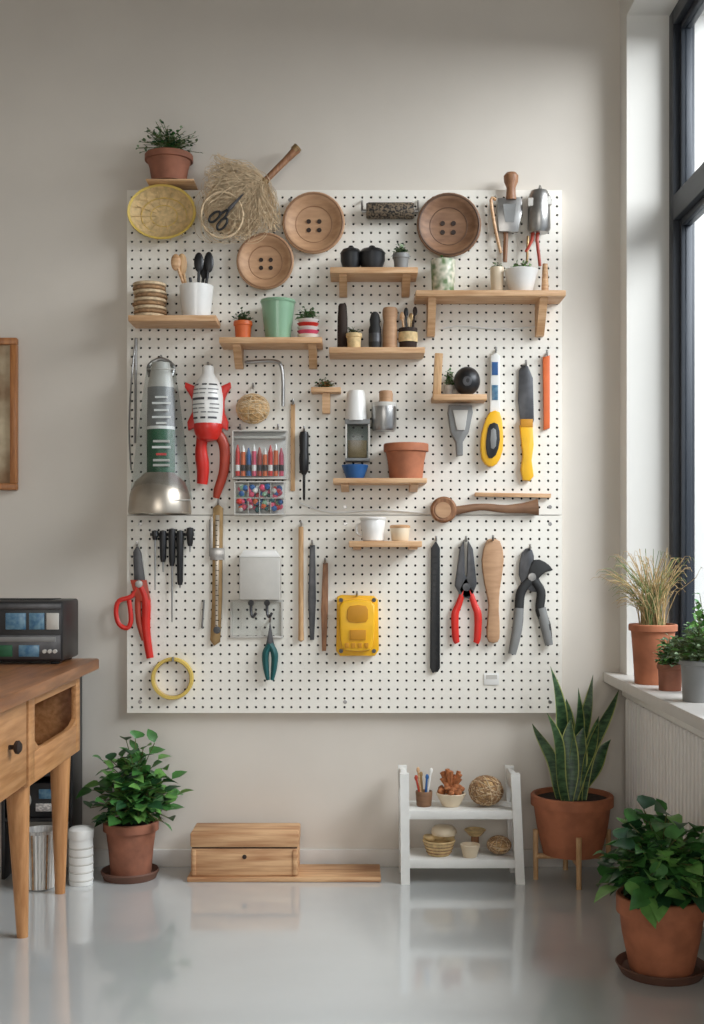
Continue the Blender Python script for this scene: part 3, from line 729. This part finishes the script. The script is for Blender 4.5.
o.pdisc(173,678,.0325,[(17.5,0),(20.5,0),(21,.003),(21,.022),(20.5,.024),(18,.024),(17.5,.022),(17.5,0)],'yellowb',40); o.pdisc(173,678,.0325,[(17.4,0),(17.4,.023)],'tanb',40)
o.ptube([(173,660,.0335),(173,660.5,.06),(173,657,.062)],1.2,.05,'steel',6); o.finish()
o=Obj('wall_label'); o.pbox(484,673,499,685,.0312,.033,'white',.0005); o.pbox(486,675,497,679,.033,.0335,'lgrey',0); o.finish()

# ================= left picture frame
o=Obj('picture_frame')
fx0,fx1=X(-120),X(17,.02); fz0,fz1=Z(490,.02),Z(338,.02)
o.box(fx0,fx1,-.028,-.001,fz1-.022,fz1,'fwood',.003); o.box(fx0,fx1,-.028,-.001,fz0,fz0+.022,'fwood',.003)
o.box(fx1-.022,fx1,-.028,-.001,fz0+.022,fz1-.022,'fwood',.003); o.box(fx0,fx0+.022,-.028,-.001,fz0+.022,fz1-.022,'fwood',.003)
o.box(fx0+.022,fx1-.022,-.012,-.002,fz0+.022,fz1-.022,'cream2',0); o.finish()
# ================= desk
o=Obj('wooden_desk'); dx=-.80; sx=-.868; by=-.20; fy=-1.62; lx=-1.45; tz=.71
o.box(lx,dx,fy,by,tz-.035,tz,'desktop',.006)
ty=tz-.035; bz=.425
y0,y1=-.835,-.24
o.box(lx+.05,sx,y0,y1,bz,bz+.02,'desk',.002); o.box(lx+.05,sx,y0,y1,ty-.02,ty,'desk',.002)
o.box(lx+.05,sx,y0,y0+.02,bz+.02,ty-.02,'desk',.002); o.box(lx+.05,sx,y1-.02,y1,bz+.02,ty-.02,'desk',.002)
o.box(-1.2,-1.18,y0+.02,y1-.02,bz+.02,ty-.02,'desksh',0)
o.box(sx-.001,sx+.016,y0,y0+.06,bz-.0,ty,'desk',.003); o.box(sx-.001,sx+.016,y1-.05,y1,bz,ty,'desk',.003)
o.box(sx-.001,sx+.016,y0+.06,y1-.05,bz,bz+.085,'desk',.003); o.box(sx-.001,sx+.016,y0+.06,y1-.05,ty-.04,ty,'desk',.003)
o.prism_x([(y0+.06,bz+.085),(y0+.06,bz+.115),(y0+.10,bz+.093),(y0+.16,bz+.085)],sx,sx+.014,'desk')
o.prism_x([(y1-.05,bz+.085),(y1-.05,bz+.105),(y1-.09,bz+.091),(y1-.15,bz+.085)],sx,sx+.014,'desk')
y0b,y1b=-1.56,-.85
o.box(lx+.05,sx,y0b,y1b,bz,ty,'desk',.003); o.box(sx,sx+.016,y0b+.01,y1b-.006,bz+.012,ty-.012,'desk',.004)
o.lathe((sx+.015,-1.02,.56),[(.006,0),(.006,.012),(.016,.018),(.017,.026),(.01,.032),(0,.033)],'holed','x',20)
for (xx,yy) in((-.895,-.32),(-.895,-.74),(-.895,-1.5),(-1.38,-.32),(-1.38,-.74),(-1.38,-1.5)):
    o.tube([(xx-.0,yy-(.05 if yy==-.74 else 0),bz+.002),(xx,yy,.0)],[.032,.015],'deskv',14)
o.finish()
o=Obj('books'); 
o.box(-1.1,-.9,-.75,-.6,bz+.0205,bz+.045,'steeld',.003); o.box(-1.1,-.92,-.73,-.62,bz+.0455,bz+.065,'redd',.003); o.finish()
# stereo
o=Obj('cassette_stereo'); sy=-.42; x0,x1=-1.22,-.862; z0,z1=.7105,.9
o.box(x0,x1,sy,-.215,z0+.008,z1,'black',.008)
for xx in(x0+.03,x1-.03):
    for yy in(sy+.03,-.24): o.box(xx-.012,xx+.012,yy-.012,yy+.012,z0,z0+.01,'blackr',.002)
f=sy-.004
o.box(x0+.01,x1-.006,f,sy,z1-.026,z1-.008,'steeld',.002)
o.box(x0+.01,x1-.006,f,sy,z0+.016,z0+.088,'steeld',.002)
o.box(x1-.17,x1-.11,f-.003,sy,z1-.085,z1-.036,'blues',.001); o.box(x1-.10,x1-.055,f-.003,sy,z1-.085,z1-.036,'blues',.001); o.box(x1-.048,x1-.012,f-.003,sy,z1-.085,z1-.036,'lgrey',.001)
o.box(x1-.235,x1-.02,f-.006,sy,z0+.068,z0+.082,'grey',.001)
o.box(x1-.13,x1-.07,f-.006,sy,z0+.024,z0+.058,'blues',.001); o.box(x1-.2,x1-.15,f-.006,sy,z0+.024,z0+.058,'greenl',.001)
for i in range(3): o.lathe((x1-.052+i*.0155,f-.003,z0+.04),[(.006,0),(.006,.01),(0,.011)],'lgrey','y',12)
for i in range(6): o.box(x1-.36+i*.018,x1-.348+i*.018,f-.006,sy,z0+.03,z0+.04,'lgrey',.001)
o.lathe((x1-.31,f,z0+.115),[(.035,0),(.037,.006),(.028,.003),(0,.002)],'steeld','y',28)
for i in range(10): o.box(x0+.05,x1-.05,-.24-i*.015,-.235-i*.015,z1,z1+.0015,'blackr',0)
o.finish()
# black media rack behind the desk
o=Obj('black_media_rack'); x0,x1=-1.12,-.892; 
o.box(x0,x0+.012,-.17,-.03,.0,.66,'black',.002); o.box(x1-.012,x1,-.17,-.03,.0,.66,'black',.002)
for z in(.185,.33,.48,.645): o.box(x0+.012,x1-.012,-.17,-.03,z,z+.012,'black',.001)
o.box(x0+.012,x1-.012,-.034,-.03,.18,.65,'blackr',0)
for z,c in((.198,'black'),(.343,'blackr'),(.493,'steeld')):
    o.box(x0+.02,x1-.02,-.165,-.05,z,z+.11,c,.004); o.box(x0+.12,x1-.03,-.169,-.165,z+.06,z+.09,'blues',.001); o.box(x0+.11,x1-.03,-.169,-.165,z+.02,z+.045,'print',.001)
    o.lathe((x0+.06,-.165,z+.055),[(.035,0),(.035,.006),(.02,.003),(0,.002)],'lgrey','y',24)
o.finish()
o=Obj('woven_basket'); of=.26; fl=FL(of)
cup(o,40,829,fl,17,14,of,'basket',40,.9)
for i in range(28):
    a=2*math.pi*i/28; c0=Vector((X(40,of),-of,0)); 
    o.tube([c0+Vector((14.4*K(of)*math.cos(a),14.4*K(of)*math.sin(a),.004)),c0+Vector((17.3*K(of)*math.cos(a),17.3*K(of)*math.sin(a),Z(832,of)))],.003,'white' if i%4 else 'coaster',5)
o.finish(rest=.0005)
o=Obj('lidded_canister'); of=.215; fl=FL(of)
o.plathe(81,[(0,fl),(11.5,fl),(12,fl-4),(12,842),(11.5,838),(0,838)],of,'shw',32)
for y in(fl-4,fl-12,fl-20,fl-28,fl-36): o.plathe(81,[(11.9,y),(12.6,y-1),(11.9,y-2)],of,'lgrey',32)
o.plathe(81,[(12.4,838),(12.8,832),(12.4,829),(10,827),(5,826),(0,825.5)],of,'shw',32)
o.finish(rest=.0005)
# ================= bushy plant left
o=Obj('potted_schefflera'); of=.14; fl=FL(of)
o.plathe(130,[(0,fl),(26,fl),(29,fl-7),(28,fl-8.5),(24,fl-3),(0,fl-3)],of,'saucer',36)
pot(o,131,821,fl-3.2,27.5,20,of,'terrad',9)
bush(o,(X(137,of),-of,Z(822,of)),.158,.285,125,.06,.044,[M['l1'],M['l1'],M['l2'],M['l3']],.0016,.02,ry=.12,leaves=5)
o.finish(rest=.0005,ymax=-.02)
# ================= wooden box + plank
o=Obj('wooden_plank'); o.box(X(187,.2),X(381,.2),-.20,-.035,.0005,.016,'rustic',.003); o.finish()
o=Obj('wooden_lidded_box'); of=.19; x0,x1=X(191,of),X(298,of); z0=.0165; z1=.155
o.box(x0,x1,-of,-.05,z0,z1-.05,'rustic',.004); o.box(x0-.002,x1+.002,-of-.004,-.046,z1-.046,z1,'rustic',.005)
o.box(x0+.003,x1-.003,-of+.002,-.055,z1-.055,z1-.04,'holed',0)
o.box(x0+.004,x0+.016,-of-.004,-of,z0+.004,z1-.054,'rustic',.002); o.box(x1-.016,x1-.004,-of-.004,-of,z0+.004,z1-.054,'rustic',.002)
o.lathe(((x0+x1)/2,-of+.001,z0+.062),[(.007,0),(.007,.003),(0,.0035)],'holed','y',14); 
o.finish()
# ================= white shelf rack
o=Obj('white_shelf_rack'); of=.225; fl=FL(of); bk=.06
for sgn,pxb,pxt in((1,405,404),(-1,520,515)):
    for yy in(-of,-bk-.024):
        P=[(X(pxb-4,of),0),(X(pxb+5,of),0),(X(pxt+5,of),Z(774,of)),(X(pxt-4,of),Z(774,of))]
        vs=[(a,yy,b) for a,b in P]+[(a,yy+.024,b) for a,b in P]
        o.add(vs,[[0,1,2,3],[7,6,5,4],[0,4,5,1],[1,5,6,2],[2,6,7,3],[3,7,4,0]],'shw')
    o.box(X(pxt-2.5,of),X(pxt+3.5,of),-of+.024,-bk-.024,Z(792,of),Z(776,of),'shw',.002)
    o.box(X(pxb-2.5,of),X(pxb+3.5,of),-of+.024,-bk-.024,Z(876,of),Z(862,of),'shw',.002)
zr1=Z(811,of); zr2=Z(860,of)
for z in(zr1,zr2): o.box(X(408,of),X(517,of),-of+.004,-bk-.002,z-.028,z,'shw',.003)
o.finish()
def onrack(o,z): o.finish(rest=z+.0005)
o=Obj('tool_jar'); cup(o,424,794,811,8.5,7.5,.15,'bowld')
for a,b,c in((418,767,'wood'),(421,772,'brass'),(431,768,'white'),(427,775,'blue'),(416,776,'redd')): spoon(o,424+(a-424)*.3,808,a,b+3,1.1,c,.15,1.8,1.8)
onrack(o,zr1)
o=Obj('bowl_of_botanicals'); cup(o,451,796,811,15,9,.15,'cream')
for i in range(34): a=U(0,6.28); q=U(0,12); o.ball((X(451+q*math.cos(a),.15),-.15+q*K(.1)*math.sin(a),Z(795-U(0,12)*(1-q/14),.15)),U(2.4,4)*K(.15),'bread',(1,1,U(.7,1.4)),8,.1)
for i in range(20): a=U(-.6,.6); o.ptube([(451,796,.15),(451+18*math.sin(a),796-28*math.cos(a)*U(.6,1),.15+U(-.02,.02))],[.9,2.4],.15,'bread',6)
onrack(o,zr1)
def wovenball(name,cx,cy,r,z,off=.15):
    o=Obj(name); c=Vector((X(cx,off),-off,Z(cy,off))); rr=r*K(off); o.ball(c,rr*.97,'twine',(1,1,1),20)
    for i in range(34):
        ax=hemi(-1); a=ax.cross(Vector((0,.1,1))).normalized(); b=ax.cross(a)
        o.tube([c+(a*math.cos(t*.3307)+b*math.sin(t*.3307))*rr for t in range(19)],rr*.04,'coaster' if i%3 else 'fiber',5,closed=True)
    onrack(o,z)
wovenball('woven_ball',486,793,17,zr1); wovenball('woven_ball',499,848,12,zr2)
o=Obj('seagrass_basket'); cup(o,439,842,860,16.5,11,.16,'tanb'); 
for y in(845,849,853,857): o.plathe(439,[(16.3-(y-842)*.28,y),(17.2-(y-842)*.28,y-1),(16.3-(y-842)*.28,y-2)],.16,'coaster',30)
for i,(a,b,r) in enumerate(((430,839,6),(439,837,7),(448,839,6))): o.plathe(a,[(0,b+3),(r,b+3),(r+1,b),(r,b-2),(0,b-2)],.15,'tanb',20)
o.plathe(444,[(0,836),(12,836),(13,833),(12,829),(9,826),(0,825)],.15,'cream',24)
onrack(o,zr2)
o=Obj('white_cup'); cup(o,470,844,860,10,7,.185,'cream'); onrack(o,zr2)
o=Obj('wicker_tray'); o.plathe(475,[(0,838),(6,838),(11,830),(10,829),(0,834)],.11,'tanb',24); o.plathe(475,[(0,860),(4,860),(4,838),(0,838)],.11,'wbrown',12); onrack(o,zr2)
# ================= snake plant
o=Obj('potted_snake_plant'); of=.165; cx=572; k=K(of)
zb=.085
rt=.131; rb=.092; zt=Z(794,of); C=(X(cx,of),-of,0)
o.lathe(C,[(0,zb),(rb,zb),(rb+.02,(zb+zt)/2-.01),(rt*.93,zt-.035),(rt,zt-.033),(rt,zt-.003),(rt*.98,zt),(rt*.9,zt),(rt*.88,zt-.02)],'terra',seg=40)
o.lathe(C,[(0,zt-.015),(rt*.9,zt-.015)],'soil')
bl=[(547,712,565,.05),(552,667,568,.055),(566,700,570,.06),(580,688,572,.06),(592,674,577,.055),(600,716,578,.05),(619,690,580,.045),(533,722,562,.042),(612,740,580,.046),(560,735,566,.05),(586,728,574,.055),(573,720,570,.05)]
for i,(tx,tyy,bx,w) in enumerate(bl):
    off2=of+U(-.04,.04); b=Vector((X(bx,off2),-off2,zt-.02)); t=Vector((X(tx,off2),-off2+U(-.02,.03),Z(tyy,off2)))
    d=t-b; o.leaf(b,d,d.length,w*1.05,'snake',droop=0,seg=14,fold=.3,margin='snakey',tw=U(-.45,.45),lean=(d.x*.5,0,0))
o.finish(ymax=-.02,xmax=.885)
o=Obj('wooden_plant_stand')
Cc=Vector(C)
for a in(45,135,225,315):
    a=math.radians(a+45); p=Cc+Vector((math.cos(a)*.116,math.sin(a)*.116,0)); o.tube([p+Vector((0,0,.0005)),p+Vector((0,0,.16))],[.008,.009],'woodv',10)
for a in(0,90):
    a=math.radians(a); v=Vector((math.cos(a)*.116,math.sin(a)*.116,.075)); o.tube([Cc+v,Cc+Vector((-v.x,-v.y,.075))],.009,'woodv',8)
o.finish()
# ================= sill plants
ZS=.6475
def sillpot(o,cx,off,yt,rt,rb,m,rim=7):
    yb=554+(EYE-ZS)*1200/(CAMD-off); pot(o,cx,yt,yb,rt,rb,off,m,rim)
o=Obj('potted_dry_grass'); of=.36; sillpot(o,653,of,624,24,18,'terra')
b=Vector((X(653,of),-of,Z(628,of)))
for i in range(210):
    a=U(0,6.28); q=U(0,.04); lean=Vector((U(-.68,.42),U(-.4,.4),U(.6,1))).normalized(); L=U(.10,.25)
    p0=b+Vector((q*math.cos(a),q*math.sin(a),0)); p2=p0+lean*L; p1=p0+(Vector((0,0,1))*.5+lean*.5)*L*.5
    o.tube(smooth([p0,p1,p2,p2+Vector((lean.x*.05,lean.y*.03,-.012))],2),[.0015,.0005],'dry' if i%3 else 'dryg',4)
o.finish(rest=ZS,xmax=1.02)
o=Obj('potted_herb'); of=.54; sillpot(o,670,of,664,13,11,'terrad',5)
bush(o,(X(670,of),-of,Z(666,of)),.05,.09,100,.02,.012,[M['l1'],M['lg'],M['l2']],.001,.05); o.finish(rest=ZS)
o=Obj('potted_sage'); of=.8; sillpot(o,697,of,660,17.5,14,'grey',5)
bush(o,(X(697,of),-of,Z(662,of)),.085,.115,190,.022,.013,[M['lg'],M['lg'],M['l2'],M['herb']],.001,.02,leaves=4); o.finish(rest=ZS,xmax=1.02)
o=Obj('potted_fern'); of=.62
zz=554+(EYE-ZS)*1200/(CAMD-of); pot(o,705,660,zz,11,9,of,'terra',5)
bush(o,(X(705,of),-of,Z(662,of)),.06,.20,90,.03,.018,[M['l1'],M['l2']],.001,.3); o.finish(rest=ZS,xmax=1.02)
# ================= foreground plant right
o=Obj('potted_pilea'); C=Vector((.768,-1.02,0)); 
o.lathe(C,[(0,.0005),(.098,.0005),(.112,.024),(.109,.026),(.096,.012),(0,.012)],'saucer',seg=40)
o.lathe(C,[(0,.013),(.078,.013),(.096,.1),(.102,.15),(.110,.152),(.110,.192),(.107,.195),(.097,.195),(.095,.175)],'terra',seg=40)
o.lathe(C,[(0,.18),(.096,.18)],'soil')
bush(o,C+Vector((.0,0,.20)),.15,.215,180,.068,.055,[M['l1'],M['l1'],M['l3'],M['l2']],.0018,-.02,ry=.15,leaves=5,droop=.5)
o.finish(xmax=.88)

# ================= LIGHT
w=bpy.data.worlds.new('sky_world'); bpy.context.scene.world=w; w.use_nodes=True
nt=w.node_tree; bg=nt.nodes['Background']
tc=nt.nodes.new('ShaderNodeTexCoord'); sp=nt.nodes.new('ShaderNodeSeparateXYZ'); rp=nt.nodes.new('ShaderNodeValToRGB')
rp.color_ramp.elements[0].position=.0; rp.color_ramp.elements[0].color=(.5,.52,.55,1)
rp.color_ramp.elements[1].position=.12; rp.color_ramp.elements[1].color=(.88,.94,1,1)
nt.links.new(tc.outputs['Generated'],sp.inputs[0]); nt.links.new(sp.outputs['Z'],rp.inputs['Fac']); nt.links.new(rp.outputs['Color'],bg.inputs['Color'])
bg.inputs['Strength'].default_value=1.25
def area(name,loc,tgt,sx,sy,e,col):
    l=bpy.data.lights.new(name,'AREA'); l.shape='RECTANGLE'; l.size=sx; l.size_y=sy; l.energy=e; l.color=col
    ob=bpy.data.objects.new(name,l); ob.location=loc; ob.rotation_euler=(Vector(tgt)-Vector(loc)).to_track_quat('-Z','Y').to_euler()
    bpy.context.collection.objects.link(ob)
area('sky_light_right',(3.0,-1.9,3.2),(0,-.7,.9),3.0,1.6,315,(1,.98,.95))
area('fill_light_front',(-.3,-7.4,2.0),(-.2,-1,.9),2.6,1.6,66,(1,.955,.89))  # added fill lamp outside the invented front window
cam=bpy.data.cameras.new('camera'); co=bpy.data.objects.new('camera',cam); bpy.context.collection.objects.link(co)
co.location=(0,-CAMD,EYE); co.rotation_euler=(math.radians(90),0,0)
cam.sensor_fit='VERTICAL'; cam.sensor_height=36; cam.sensor_width=36; cam.lens=1200/1024*36; cam.shift_y=42/1024; cam.clip_start=.05
bpy.context.scene.camera=co
bpy.context.scene.view_settings.view_transform='Standard'
